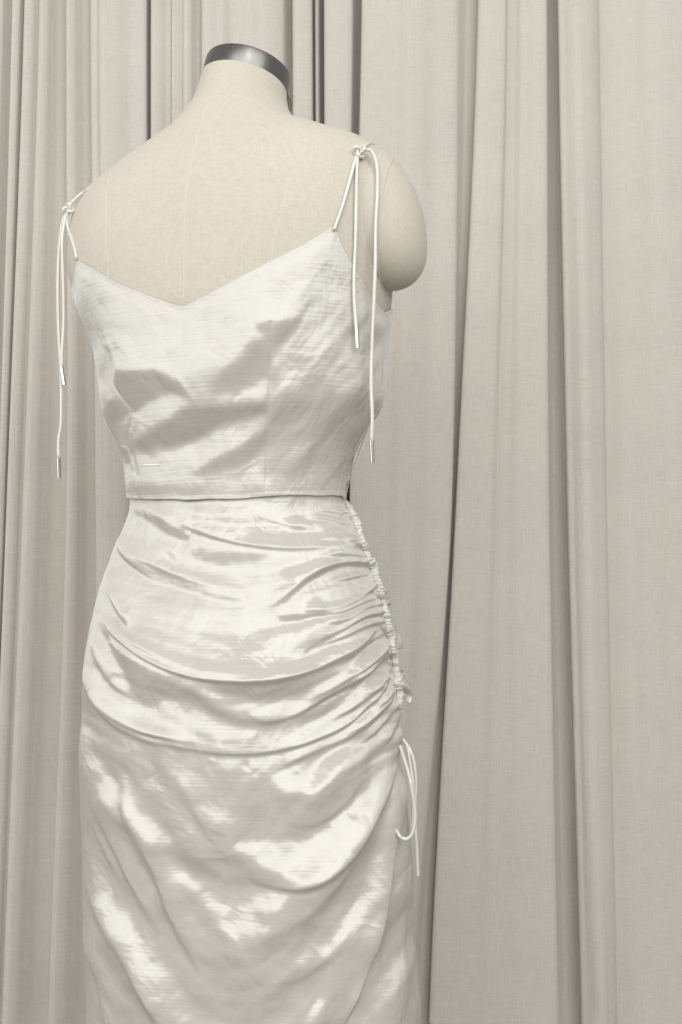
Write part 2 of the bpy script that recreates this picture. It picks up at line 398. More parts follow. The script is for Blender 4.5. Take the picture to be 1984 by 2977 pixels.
def fill(poly):
    poly = np.array(poly); x0, y0 = poly.min(0); x1, y1 = poly.max(0)
    i0, i1 = max(int((x0-GX0)/CELL), 0), min(int((x1-GX0)/CELL) + 2, gw); j0, j1 = max(int((y0-GY0)/CELL), 0), min(int((y1-GY0)/CELL) + 2, gh)
    M = np.zeros((gh, gw))
    if i1 <= i0 or j1 <= j0: return M
    X, Y = np.meshgrid(gx[i0:i1], gy[j0:j1]); ins = np.zeros(X.shape, bool); n = len(poly)
    for k in range(n):
        ax, ay = poly[k]; bx, by = poly[(k+1) % n]
        if ay == by: continue
        c = ((ay > Y) != (by > Y)) & (X < (bx-ax)*(Y-ay)/(by-ay) + ax); ins ^= c
    M[j0:j1, i0:i1] = ins; return M
def crease(Hm, path, amp, wa, wb, t0=.18, t1=.18, n=60):
    """a fold: bulges by amp over wa on the upper side of the path and falls off within wb below it (photo pixels)"""
    C = catmull(path, n); pad = 2.6*max(wa, wb)
    i0, i1 = max(int((C[:, 0].min()-pad-GX0)/CELL), 0), min(int((C[:, 0].max()+pad-GX0)/CELL), gw)
    j0, j1 = max(int((C[:, 1].min()-pad-GY0)/CELL), 0), min(int((C[:, 1].max()+pad-GY0)/CELL), gh)
    X, Y = np.meshgrid(gx[i0:i1], gy[j0:j1]); best = np.full(X.shape, 1e9); sd = np.zeros(X.shape); ss = np.zeros(X.shape)
    for k in range(n-1):
        a, b = C[k], C[k+1]; d = b-a; L2 = d @ d
        t = np.clip(((X-a[0])*d[0] + (Y-a[1])*d[1])/L2, 0, 1); ex = X-a[0]-t*d[0]; ey = Y-a[1]-t*d[1]
        q = ex*ex + ey*ey; m = q < best
        best[m] = q[m]; sd[m] = (d[0]*ey - d[1]*ex)[m]; ss[m] = ((k+t)/(n-1))[m]
    rr = np.random.default_rng(int(abs(path[0][0]*7 + path[0][1]*13)) % 99991); f1, f2, p1, p2 = rr.uniform(3, 6), rr.uniform(8, 14), rr.uniform(0, 6), rr.uniform(0, 6)
    var = .78 + .16*np.sin(f1*ss + p1) + .10*np.sin(f2*ss + p2)
    D = np.sqrt(best); wb = wb*(1.15 + .35*np.sin(f1*ss*1.3 + p2)); tap = var * sstep(0, max(t0, 1e-3), ss) * sstep(1, 1-max(t1, 1e-3), ss) if True else 1
    Hm[j0:j1, i0:i1] += amp * tap * np.where(sd < 0, np.exp(-(D/wa)**2), np.exp(-(D/wb)**2))

# tilt of the cloth, read from its sheen: +1 leans back to catch the window, -1 leans away from it
T = np.zeros((gh, gw))
def lay(poly, val, soft, mode='set'):
    global T
    m = np.clip(blur(fill(poly), soft), 0, 1); T = T*(1-m) + val*m
lay([(150, 640), (1300, 640), (1300, 1445), (150, 1445)], .40, 4)
lay([(150, 1446), (1300, 1446), (1300, 3400), (150, 3400)], .15, 4)
# camisole
def A7(p): return [(116 + x*.68622, 494 + y*.68622) for x, y in p]
lay(A7([(140,380),(610,580),(1260,240),(1500,560),(1480,640),(1250,620),(975,640),(880,760),(700,885),(560,850),(330,840),(250,640)]), .75, 12)
lay(A7([(335,850),(440,850),(520,855),(580,895),(640,960),(655,995),(590,940),(520,948),(440,988),(390,1035),(350,990),(328,930)]), -1.25, 8)
lay(A7([(972,690),(910,740),(880,780),(820,830),(760,880),(735,935),(800,940),(900,912),(972,872)]), -.85, 11)
lay(A7([(915,648),(980,642),(980,712),(930,700)]), -.6, 7)
lay(A7([(395,1175),(470,1108),(560,1058),(640,1000),(740,998),(860,988),(966,980),(970,1032),(880,1052),(760,1084),(660,1146),(560,1176),(440,1196)]), -1.25, 8)
lay(A7([(972,1058),(900,1130),(830,1180),(740,1230),(650,1288),(636,1314),(760,1274),(880,1246),(966,1172)]), -.95, 8)
lay(A7([(288,980),(340,968),(374,1030),(330,1066),(298,1052)]), -1, 6)
lay(A7([(326,1168),(382,1190),(377,1256),(348,1224)]), -1, 5)
lay(A7([(272,700),(312,758),(334,850),(308,824),(282,752)]), -.7, 5)
lay(A7([(982,645),(1112,636),(1045,725),(985,745)]), -.65, 9)
lay(A7([(1005,1295),(1120,1200),(1250,1150),(1300,1060),(1335,1120),(1200,1262),(1060,1315)]), -.3, 14)
lay(A7([(1265,950),(1350,895),(1375,1000),(1290,1055)]), -.35, 10)
lay(A7([(982,1000),(1050,958),(1155,1000),(1060,1082),(982,1092)]), -.35, 12)
lay(A7([(1290,385),(1330,410),(1345,520),(1310,480)]), -.6, 6)
lay(A7([(392,1042),(480,992),(560,962),(640,982),(610,1012),(520,1058),(430,1108)]), .85, 8)
lay(A7([(560,1196),(760,1106),(966,1050),(960,1096),(840,1172),(640,1256)]), .85, 9)
lay(A7([(390,1300),(960,1290),(1300,1300),(1300,1390),(380,1390)]), .45, 10)
# skirt, hip
lay(A4([(255,92),(310,92),(370,125),(440,185),(530,238),(520,256),(460,244),(380,200),(330,160),(265,135)]), -1.90, 5.75)
lay(A4([(455,110),(520,122),(600,152),(700,162),(850,158),(850,188),(700,190),(560,172),(480,135)]), -1.14, 6.9)
lay(A4([(500,292),(560,278),(650,292),(800,298),(900,320),(800,348),(650,364),(540,334)]), -1.61, 8.05)
lay(A4([(405,292),(450,298),(472,352),(440,345)]), -1.52, 5.75)
lay(A4([(218,278),(260,328),(340,366),(420,396),(530,448),(640,488),(760,498),(720,524),(620,506),(470,460),(360,436),(280,376),(228,312)]), -1.90, 5.75)
lay(A4([(160,385),(185,480),(220,558),(262,590),(278,645),(230,615),(192,560)]), -1.71, 5.75)
lay(A4([(118,640),(135,740),(165,830),(230,840),(180,870),(140,820)]), -1.71, 5.75)
lay(A4([(145,590),(200,675),(260,735),(380,825),(480,868),(560,906),(620,956),(720,1016),(840,1048),(960,1036),(880,1074),(760,1066),(640,1026),(560,966),(430,935),(340,980),(280,950),(250,860),(200,750),(145,660)]), -1.90, 8.05)
lay(A4([(610,880),(760,878),(900,868),(1050,838),(1180,786),(1265,715),(1235,790),(1130,868),(1000,936),(880,955),(720,935),(650,908)]), -1.90, 8.05)
lay(A4([(900,578),(1050,582),(1000,608),(930,604)]), -1.52, 4.6)
lay(A4([(950,745),(1040,655),(1150,586),(1220,556),(1140,680),(1070,745),(990,778)]), -1.14, 9.2)
lay(A4([(1262,845),(1200,925),(1080,1006),(960,1048),(1080,1036),(1200,984),(1264,902)]), -1.71, 6.9)
lay(A4([(960,1080),(1120,1010),(1260,900),(1290,930),(1200,1040),(1050,1110),(900,1150)]), .2, 10)
lay(A4([(70,830),(130,965),(200,1065),(330,1135),(400,1195),(400,1260),(40,1260),(45,1000)]), -1.04, 10.35)
lay(A4([(300,420),(520,480),(760,540),(880,600),(880,760),(700,820),(480,780),(320,640)]), .75, 14)
lay(A4([(190,700),(300,770),(420,830),(560,860),(720,868),(900,862),(1080,815),(1060,780),(880,820),(720,832),(560,812),(420,760),(300,690),(200,600)]), 1, 5)
# skirt, below the hip
def A8(p): return [(174 + x*.68622, 1366 + y*.68622) for x, y in p]
lay(A8([(60,1120),(200,1130),(330,1180),(420,1225),(520,1262),(640,1275),(820,1280),(900,1262),(1000,1235),(1150,1180),(1330,1110),(1400,1090),(1410,1200),(1400,1500),(1330,1850),(1250,2200),(1150,2500),(1000,3200),(40,3200)]), -.55, 13)
lay(A8([(860,1365),(1100,1375),(1210,1310),(1170,1450),(1000,1500),(800,1520),(770,1430)]), -1, 14)
lay(A8([(480,1460),(560,1560),(650,1650),(720,1720),(900,1745),(1010,1770),(900,1790),(760,1765),(640,1735),(530,1650),(430,1540)]), -1, 11)
lay(A8([(560,2080),(760,2030),(900,1975),(1050,1865),(1180,1710),(1260,1640),(1190,1810),(1050,1960),(900,2080),(700,2130)]), -1, 12)
lay(A8([(455,1275),(600,1285),(700,1340),(770,1430),(690,1490),(580,1455),(500,1375)]), -.15, 15)
lay(A8([(120,1480),(200,1540),(330,1660),(420,1820),(470,1960),(420,1940),(330,1800),(220,1640),(130,1560)]), -.35, 12)
lay(A8([(80,1020),(130,1100),(175,1260),(140,1280),(85,1180)]), .2, 9)
lay(A8([(198,1290),(255,1395),(292,1485),(240,1450),(182,1380)]), .9, 8)
lay(A8([(258,1270),(300,1375),(345,1445),(425,1505),(508,1560),(472,1596),(398,1576),(325,1505),(270,1400)]), 1, 9)
lay(A8([(440,1632),(520,1686),(620,1738),(700,1786),(780,1800),(805,1768),(978,1788),(945,1855),(830,1866),(835,1900),(890,1940),(845,1998),(756,2006),(686,1935),(612,1845),(534,1766),(460,1702)]), .85, 10)
lay(A8([(155,1705),(230,1785),(312,1876),(385,1985),(436,2078),(498,2150),(462,2198),(395,2158),(322,2056),(240,1965),(172,1845)]), .85, 10)
lay(A8([(1000,2090),(1130,1985),(1232,1872),(1302,1752),(1335,1630),(1362,1470),(1400,1380),(1388,1620),(1340,1808),(1255,1958),(1130,2068),(1025,2118)]), .9, 10)
lay(A8([(730,1578),(880,1578),(1020,1568),(1120,1536),(1200,1446),(1280,1326),(1340,1206),(1392,1112),(1408,1150),(1345,1355),(1252,1538),(1122,1728),(1020,1730),(896,1696),(795,1645)]), 1, 9)
lay(A8([(890,1318),(936,1268),(1040,1216),(1150,1166),(1290,1160),(1276,1235),(1182,1296),(1080,1356),(956,1368)]), 1, 9)
lay(A8([(1440,1180),(1500,1560),(1570,2300),(1570,3200),(1080,3200),(1260,2200),(1345,1850),(1412,1450)]), .15, 10)
lay(A8([(1425,1890),(1466,2000),(1425,2200),(1350,2360),(1250,2700),(1200,2700),(1300,2348),(1380,2150),(1395,1980)]), .9, 10)
lay(A8([(150,2130),(260,2200),(340,2360),(400,2600),(200,2600),(150,2348)]), .1, 14)
lay(A8([(1030,2360),(1088,2225),(1126,2236),(1092,2360)]), .8, 9)
kx = 2*np.pi*np.fft.rfftfreq(gw)[None, :]; ky = 2*np.pi*np.fft.fftfreq(gh)[:, None]
SLOPE = 0.29
T[gy < 1446] *= 1.05
nzr = np.random.default_rng(21)
def field(s):
    f = blur(nzr.normal(size=T.shape), s); return f/f.std()
def streaks(psi, along, s1, s2, seed):                # cloth that ripples along its drape
    r = np.random.default_rng(seed).normal(size=(1100, 500))
    ky_ = np.fft.fftfreq(1100)[:, None]; kx_ = np.fft.rfftfreq(500)[None, :]
    f = np.fft.irfft2(np.fft.rfft2(r)*np.exp(-2*np.pi**2*((ky_*s1)**2 + (kx_*s2)**2)), s=r.shape); f /= f.std()
    i = (psi/4) % 1098; j = (along/4) % 498; i0 = i.astype(int); j0 = j.astype(int); a = i - i0; b = j - j0
    return f[i0, j0]*(1-a)*(1-b) + f[i0+1, j0]*a*(1-b) + f[i0, j0+1]*(1-a)*b + f[i0+1, j0+1]*a*b
GXX, GYY = np.meshgrid(gx, gy)
U = GYY + 1.55*np.sqrt((GXX - 700)**2 + 170**2)
low = sstep(2150, 2330, GYY + .35*np.abs(GXX - 650))
T += low*(.30*streaks(U, GXX, 7, 34, 5) + .16*streaks(U, GXX, 3, 16, 6))
kk = np.interp(GYY, [1450, 1650, 1900, 2150, 2300], [.02, .25, .55, .95, 1.2])
Uh = GYY + kk*np.sqrt((GXX - 670)**2 + 120**2)
hip = sstep(1470, 1530, GYY)*sstep(2330, 2180, GYY); rt = .55 + .75*sstep(640, 980, GXX)
T += hip*rt*(.28*streaks(Uh, GXX, 4, 42, 15) + .26*streaks(Uh, GXX, 2, 26, 16))
V_ = GYY + 1.25*GXX; pan = sstep(770, 800, GXX)*sstep(1446, 1430, GYY)*sstep(640, 900, GYY)
T += pan*(.22*streaks(V_, GXX, 4, 22, 8) + .10*streaks(V_, GXX, 2, 12, 9))
calm = np.where(gy < 2150, .55, 1.0)[:, None]; calm = calm + 0*T; calm = blur(calm, 30)
T += calm*(.20*field(38) + .15*field(17) + .08*field(8))
Tz = T - T.mean()
FT = np.fft.rfft2(Tz*SLOPE)
H = np.fft.irfft2(np.conj(1j*ky)*FT / (ky**2 + .05*kx**2 + (2*np.pi*CELL/900)**2), s=T.shape) * CELL   # height in photo pixels

# sharp folds (paths run left to right; the lower side is the shadow side)
CR = [
 (A4([(432,148),(560,212),(740,268),(900,288),(1100,288),(1300,282)]), 9, 40, 7, .25, .02),
 (A4([(850,545),(930,505),(1010,440),(1110,380),(1200,357),(1320,366)]), 13, 38, 7, .3, .02),
 (A4([(980,540),(1070,560),(1180,540),(1280,488),(1345,430)]), 10, 30, 7, .3, .02),
 (A4([(960,590),(1060,575),(1180,566),(1290,516),(1360,492)]), 9, 26, 6, .3, .02),
 (A4([(980,760),(1080,690),(1180,640),(1280,585),(1375,565)]), 10, 32, 8, .3, .02),
 (A4([(150,560),(190,640),(300,735),(420,805),(560,850),(720,866),(900,858),(1080,805),(1230,722),(1350,620)]), 17, 46, 7, .12, .05),
 (A4([(740,960),(830,1030),(960,1020),(1120,930),(1260,842),(1385,720)]), 12, 36, 8, .3, .04),
 (A4([(60,760),(130,940),(210,1045),(330,1110),(480,1142),(700,1176),(860,1172),(1050,1126),(1200,1056),(1300,960),(1400,800)]), 15, 50, 8, .1, .05),
 (A4([(1180,1110),(1290,1040),(1370,940),(1415,850)]), 11, 30, 6, .3, .05),
 (A4([(160,380),(185,480),(230,572),(285,655)]), 7, 22, 6, .2, .3),
 (A4([(214,225),(232,305),(290,372),(370,425)]), 8, 24, 6, .15, .4),
 (A4([(1060,118),(1160,135),(1225,165),(1262,190)]), 6, 16, 5, .3, .05),
 (A4([(1180,225),(1195,262),(1250,262),(1300,256)]), 5, 14, 5, .3, .05),
 (A4([(800,118),(870,160),(980,190),(1100,205),(1230,230)]), 5, 26, 10, .3, .2),
 (A6([(830,140),(900,100),(1010,50),(1140,-5),(1260,-90),(1330,-220)]), 12, 40, 8, .3, .05),
 (A6([(690,560),(860,605),(1000,590),(1130,500),(1230,350),(1320,150),(1375,-40),(1388,-190)]), 18, 60, 9, .3, .04),
 (A6([(1120,1240),(1220,1010),(1275,830),(1315,600),(1355,350),(1385,80)]), 16, 42, 6, .15, .1),
 (A6([(225,120),(270,320),(330,440),(400,640),(450,780),(540,960),(570,1100)]), 14, 46, 16, .2, .4),
 (A6([(90,160),(180,430),(250,570),(330,720),(420,860)]), 11, 36, 14, .25, .3),
 (A6([(45,460),(130,700),(230,860),(330,1050),(410,1230)]), 14, 40, 14, .2, .2),
 (A6([(45,740),(110,930),(150,1100),(180,1300)]), 11, 28, 10, .2, .2),
 (A6([(420,90),(500,200),(560,330),(640,440),(760,540)]), 6, 50, 18, .3, .3),
 (A6([(60,200),(100,340),(150,470),(230,640)]), 5, 22, 9, .3, .3),
 (A6([(620,760),(800,800),(950,740),(1090,610),(1200,440),(1290,240)]), 9, 60, 18, .35, .2),
 (A6([(800,1010),(960,980),(1100,860),(1210,680),(1280,470)]), 8, 60, 18, .35, .3),
 (A6([(1330,1250),(1375,1000),(1400,760),(1412,520),(1405,330)]), 5, 24, 20, .2, .4),
 (A6([(900,330),(1010,350),(1100,300),(1180,200),(1250,90),(1310,-60)]), 8, 44, 12, .3, .1),
 # more gathers running into the drawn seam
 (A4([(1000,150),(1100,160),(1190,190),(1270,235)]), 6, 18, 5, .35, .05),
 (A4([(1050,250),(1150,255),(1230,280),(1300,315)]), 5, 14, 5, .35, .05),
 (A4([(1080,330),(1180,320),(1260,330),(1315,345)]), 6, 16, 5, .35, .05),
 (A4([(1120,440),(1200,425),(1280,405),(1335,400)]), 7, 18, 5, .35, .05),
 (A4([(1090,620),(1190,600),(1290,545),(1365,530)]), 7, 18, 5, .35, .05),
 (A4([(1060,720),(1170,680),(1280,625),(1385,600)]), 8, 22, 6, .35, .05),
 (A4([(1130,800),(1230,745),(1320,680),(1395,640)]), 9, 20, 6, .35, .05),
 (A4([(1020,960),(1160,880),(1290,790),(1400,690)]), 10, 26, 7, .35, .05),
 (A4([(1210,900),(1290,830),(1360,770),(1408,735)]), 9, 18, 5, .35, .05),
 (A4([(1140,1040),(1240,970),(1340,870),(1415,780)]), 11, 24, 6, .35, .05),
 (A4([(1310,1000),(1360,930),(1395,860),(1422,820)]), 9, 16, 5, .35, .05),
 (A4([(1250,1150),(1340,1060),(1395,960),(1428,880)]), 11, 24, 6, .3, .05),
 (A4([(1340,1160),(1390,1060),(1420,970),(1436,930)]), 9, 16, 5, .3, .05),
 (A4([(240,300),(330,345),(460,400),(600,440),(760,450)]), 7, 26, 8, .25, .4),
 (A4([(180,610),(280,690),(420,765),(560,815),(720,832),(860,826)]), 6, 18, 8, .25, .4),
 (A4([(110,640),(130,740),(190,860),(300,960)]), 7, 26, 8, .2, .4),
 (A4([(90,880),(170,985),(300,1070),(460,1112),(640,1140)]), 7, 22, 8, .2, .4),
]
for k, (path, amp, wa, wb, t0, t1) in enumerate(CR): crease(H, path, amp*(1.0 if k in (5, 7) else 1.4), wa, wb, t0, t1)
# stitched darts, centre back seam and pull lines of the camisole
SE = [
 (A3([(232,868),(225,1150),(212,1500),(200,1800),(185,2215)]), -2.6, 7, 3, .02, .02),
 (A2([(405,1105),(460,1280),(482,1450),(530,1545),(580,1640),(568,1830),(600,1940),(628,2030),(632,2232)]), -3.2, 6, 4, .05, .02),
 (A2([(947,915),(947,1150),(945,1420)]), -1.4, 3, 3, .02, .6),
 (A3([(965,1400),(910,1660),(860,1880),(800,2200)]), -2.2, 4, 4, .1, .02),
 (A2([(900,1370),(970,1470),(1050,1590)]), 2.0, 10, 4, .3, .3),
 (A2([(440,1130),(520,1180),(600,1260)]), 1.6, 14, 6, .3, .3),
]
for path, amp, wa, wb, t0, t1 in SE: crease(H, path, amp, wa, wb, t0, t1)
wr = np.random.default_rng(3)
for _ in range(46):                                   # diagonal pull wrinkles under the arm
    x, y = wr.uniform(800, 1060), wr.uniform(960, 1400); a = wr.uniform(-1.15, -.75); L = wr.uniform(40, 130)
    crease(H, [(x, y), (x + .5*L*math.cos(a) + wr.uniform(-6, 6), y + .5*L*math.sin(a)), (x + L*math.cos(a), y + L*math.sin(a))], wr.uniform(.5, 1.5)*wr.choice([1, 1, -1]), wr.uniform(8, 16), wr.uniform(5, 10), .4, .4, 14)
for _ in range(60):                                   # small creases in the lower skirt and upper back
    if wr.random() < .6: x, y = wr.uniform(240, 1000), wr.uniform(2200, 2950)
    else: x, y = wr.uniform(280, 900), wr.uniform(800, 1400)
    a = wr.uniform(-2.2, 1.2); L = wr.uniform(30, 120)
    crease(H, [(x, y), (x + .5*L*math.cos(a) + wr.uniform(-5, 5), y + .5*L*math.sin(a)), (x + L*math.cos(a), y + L*math.sin(a))], wr.uniform(.5, 1.7)*wr.choice([1, -1]), wr.uniform(5, 12), wr.uniform(3, 7), .4, .4, 12)
# puckers that run out from the drawn-up seam
RUCHE = A4([(1200,84),(1218,118),(1240,165),(1263,230),(1292,310),(1318,372),(1340,432),(1360,505),(1374,575),(1392,655),(1410,740),(1420,820),(1428,900),(1436,965),(1442,1000)])
rc = catmull(RUCHE, 58)
for i, (x, y) in enumerate(rc[1:-1]):
    L = wr.uniform(18, 60); a = math.radians(wr.uniform(160, 186) - i*1.15)
    crease(H, [(x - 4 + L*math.cos(a), y - L*math.sin(a)), (x - 4 + .4*L*math.cos(a), y - .35*L*math.sin(a)), (x, y)], wr.uniform(4, 8), wr.uniform(5, 8), wr.uniform(3, 5), .7, .02, 12)
MMPX = .00037
def relief(P):
    px, py, fw = proj(P); u = (px - GX0)/CELL - .5; v = (py - GY0)/CELL - .5
    u = np.clip(u, 0, gw - 1.001); v = np.clip(v, 0, gh - 1.001); i = u.astype(int); j = v.astype(int); a = u - i; b = v - j
    h = H[j, i]*(1-a)*(1-b) + H[j, i+1]*a*(1-b) + H[j+1, i]*(1-a)*b + H[j+1, i+1]*a*b
    return h * MMPX

# ---------------------------------------------------------------- skirt
skirt = thing('ruched_skirt', 'long ivory satin skirt gathered along one side seam by a drawstring', 'skirt')
zs = np.r_[np.linspace(.15, .42, 40, endpoint=False), np.linspace(.42, .80, 270, endpoint=False), np.linspace(.80, 1.085, 330)]
ths = theta_samples(760)
TH, ZZ = np.meshgrid(ths, zs)
SP = surf(TH, ZZ, -.0025 + .0003*sstep(1.03, 1.085, ZZ)); SN = grid_normals(SP)
hh = relief(SP); hh = np.maximum(hh, -.016)
def flank(P, Nn):                                     # folds flatten out where the cloth turns away over the hip
    v = CAM - P; v /= np.linalg.norm(v, axis=-1, keepdims=True); return .30 + .70*sstep(.0, .42, np.abs((v*Nn).sum(-1)))
hh = hh * (1 - sstep(1.05, 1.072, ZZ)) * sstep(.15, .40, ZZ) * flank(SP, SN)
wave = .010 * (1 - sstep(.2, .5, ZZ)) * np.sin(TH*9 + 2*np.sin(TH*2))
SP2 = SP + SN * (hh + wave)[..., None]
suv = np.stack([TH*.17, ZZ], -1)
sk = link('skirt_cloth', grid_mesh('skirt_cloth', SP2, True, suv), M_SKIRT, skirt)
so = sk.modifiers.new('thickness', 'SOLIDIFY'); so.thickness = .0011; so.offset = -1
skirt_bvh = bvh_of(sk.data)

# ---------------------------------------------------------------- camisole
cami = thing('camisole_top', 'cropped ivory slub satin camisole with tied cord straps and V back', 'camisole')
TOP = np.array([(150,1000),(196,900),(212,810),(220,762),(226,758),(258,774),(334,819),(428,857),(504,884),(528,889),(536,889),(600,856),(667,820),(775,763),(884,709),(955,665),(966,658),(976,660),(992,703),(1011,741),(1041,790),(1082,864),(1121,910),(1138,900),(1200,880)], float)
BOT = np.array([(150,1446),(372,1448),(406,1450),(534,1452),(700,1449),(769,1443),(834,1440),(998,1440),(1012,1452),(1100,1452)], float)
tc = theta_samples(640, .82); zf = np.linspace(1.0, 1.43, 1500)
THf, ZF = np.meshgrid(tc, zf); PF = surf(THf, ZF, .003); pxf, pyf, _ = proj(PF); nf = grid_normals(PF)
vis = ((CAM - PF) * nf).sum(-1) > 0
ztop = np.full(len(tc), np.nan); zbot = np.full(len(tc), 1.0785)
for k in range(len(tc)):
    a = pyf[:, k] - np.interp(pxf[:, k], TOP[:, 0], TOP[:, 1]); ok = np.where((a[:-1] > 0) & (a[1:] <= 0) & vis[:-1, k])[0]
    if len(ok): ztop[k] = zf[ok[0]]
    b = pyf[:, k] - np.interp(pxf[:, k], BOT[:, 0], BOT[:, 1]); ok = np.where((b[:-1] > 0) & (b[1:] <= 0) & vis[:-1, k])[0]
    if len(ok): zbot[k] = zf[ok[0]]
good = np.where(~np.isnan(ztop))[0]; k0, k1 = good[0], good[-1]
tL, tR = tc[k0], tc[k1]
# side and front of the garment, out of sight: armholes, front points and a shallow V
key_t = np.array([tR, tR + .25, math.pi - .75, math.pi, math.pi + .75, 2*math.pi + tL - .45, 2*math.pi + tL - .12, 2*math.pi + tL])
key_z = np.array([ztop[k1], 1.292, 1.36, 1.30, 1.36, 1.292, 1.315, ztop[k0]])
for k in range(len(tc)):
    if np.isnan(ztop[k]):
        t = tc[k] if tc[k] > tR else tc[k] + 2*math.pi
        ztop[k] = np.interp(t, key_t, key_z)
        zbot[k] = 1.165 if tR + .05 < tc[k] < math.pi + .2 else 1.082
# the front piece stops higher than the back one; its hem meets the side seam
pside = surf(tc, np.full_like(tc, 1.10), .003); qx, _, _ = proj(pside)
side_k = np.where((tc > 0) & (tc < 2.2) & (qx > 1019))[0]
tS = tc[side_k[0]] if len(side_k) else tR - .05
fr = (tc > tS) & (tc < math.pi + .4)
zbot = np.where(fr, np.interp(tc, [tS, tS + .06, tS + .30, math.pi + .4], [1.135, 1.150, 1.172, 1.16]), zbot)
print('CAMI', tL, tR, tS, ztop[k0], ztop[k1])
zbot = zbot + .0003*np.sin(tc*11 + 2*np.sin(tc*5))
nt_ = 330; tt = np.linspace(0, 1, nt_)
ZC = zbot[None, :] + (ztop - zbot)[None, :]*tt[:, None]; TC = np.broadcast_to(tc[None, :], ZC.shape)
CP = surf(TC, ZC, .0018 - .0010*(1 - sstep(1.07, 1.10, ZC))); CN = grid_normals(CP)
hc = relief(CP)
he = hc[-1].copy(); kf = np.hanning(61); kf /= kf.sum(); he = np.convolve(np.r_[he[-30:], he, he[:30]], kf, 'valid')
hc = hc - he[None, :]*(1 - sstep(.0, .085, ztop[None, :] - ZC))
lo = -.0115 + .0120*sstep(1.19, 1.27, ZC); hc = np.minimum(lo + .0012*np.logaddexp(0, (hc - lo)/.0012), .02)
edge_d = np.minimum((ztop[None, :] - ZC), (ZC - zbot[None, :]))
hc *= (.25 + .75*sstep(.0, .02, edge_d)) * flank(CP, CN)
hc += .0002*(1 - sstep(.002, .0055, edge_d))
CP2 = CP + CN*hc[..., None]
cuv = np.stack([TC*.17, ZC], -1)
cm = link('camisole_cloth', grid_mesh('camisole_cloth', CP2, True, cuv), M_SATIN, cami)
so = cm.modifiers.new('thickness', 'SOLIDIFY'); so.thickness = .0014; so.offset = -1
cami_bvh = bvh_of(cm.data)

def front_hit(px, py, which=None):
    best = None
    for b in (which or (cami_bvh, skirt_bvh, body_bvh, arm_bvh)):
        p, n = cast(b, px, py)
        if p is not None:
            d = proj(p)[2]
            if best is None or d < best[2]: best = (p, n, float(d))
    return best
def lay_cord(pts, gap, hang=False, start=None, which=None, dense=70):
    """points of a cord over the cloth; hanging cords never swing back in under a bulge"""
    C = catmull(pts, dense); out = []; last = start
    for x, y in C:
        h = front_hit(x, y, which); d = h[2] - gap if h is not None else None
        if d is None: d = last if last is not None else 1.1
        elif last is not None:
            d = min(d, last) if hang else max(min(d, last + .004), last - .004)
        last = d; out.append(at_depth(x, y, d))
    out = np.array(out); dep = proj(out)[2]
    k = np.exp(-np.linspace(-1.5, 1.5, 9)**2); k /= k.sum(); dp = np.convolve(np.pad(dep, 4, 'edge'), k, 'valid')
    return np.array([at_depth(x, y, d) for (x, y), d in zip(C, dp)])

RC = .00185
# right shoulder: strap, knot, two loose ends
def cord(name, P, r=RC, parent=cami, tuck=0.0):
    if tuck:                                          # the end slips in under the cloth
        P = np.array(P); w = np.zeros(len(P)); w[-9:] = np.linspace(0, 1, 9)**1.5; P[:, 1] += tuck*w
    return tube(name, P, r, M_CORD, parent, n=max(40, len(P)), seg=12, wob=.10)
def metal_tip(a, b, parent, r=.0023):
    a = np.array(a); b = np.array(b)
    o = tube('metal_tip', np.array([a + (b-a)*t for t in np.linspace(0, 1, 6)]), r, M_TIP, parent, n=6, seg=16)
    e = o.modifiers.new('edges', 'EDGE_SPLIT'); e.split_angle = math.radians(40); return o
def knot(px, py, d, scale=1.0, tilt=0.0):
    c = at_depth(px, py, d); t = np.linspace(0, 2*np.pi, 60)
    # overhand knot: a trefoil drawn tight
    x = np.sin(t) + 2*np.sin(2*t); y = np.cos(t) - 2*np.cos(2*t); z = -np.sin(3*t)*1.2
    s = .0021*scale; ct, st = math.cos(tilt), math.sin(tilt)
    P = np.stack([c[0] + s*(x*ct - y*st), c[1] + s*z, c[2] + s*(x*st + y*ct)], -1)
    return tube('knot', P, RC*1.02, M_CORD, cami, n=90, seg=10)
bb = (body_bvh, cami_bvh)
st = lay_cord([(972,668),(985,632),(1002,580),(1020,515),(1036,458),(1042,444)], .0035, which=bb); cord('strap', st)
hk = front_hit(1046, 446, (body_bvh,)); dk = hk[2] - .006
cord('strap', lay_cord([(1044,444),(1056,430),(1066,421),(1078,416),(1088,420)], .003, which=(body_bvh,), start=dk))
knot(1046, 440, dk, 1.0, .3)
ca = lay_cord([(1041,448),(1038,500),(1036,600),(1034,700),(1030,800),(1031,880),(1036,948)], .0045, True, dk)
co = cord('strap_end', ca); p1 = ca[-1]
dA = float(proj(p1)[2]); metal_tip(at_depth(1036, 943, dA), at_depth(1040, 1012, dA), co)
cb = lay_cord([(1052,440),(1072,434),(1088,452),(1097,490),(1098,540),(1093,650),(1092,760),(1088,870),(1082,1000),(1080,1130),(1083,1210),(1081,1284)], .0045, True, dk)
co = cord('strap_end', cb); dB = float(proj(cb[-1])[2]); metal_tip(at_depth(1081, 1280, dB), at_depth(1084, 1346, dB), co)
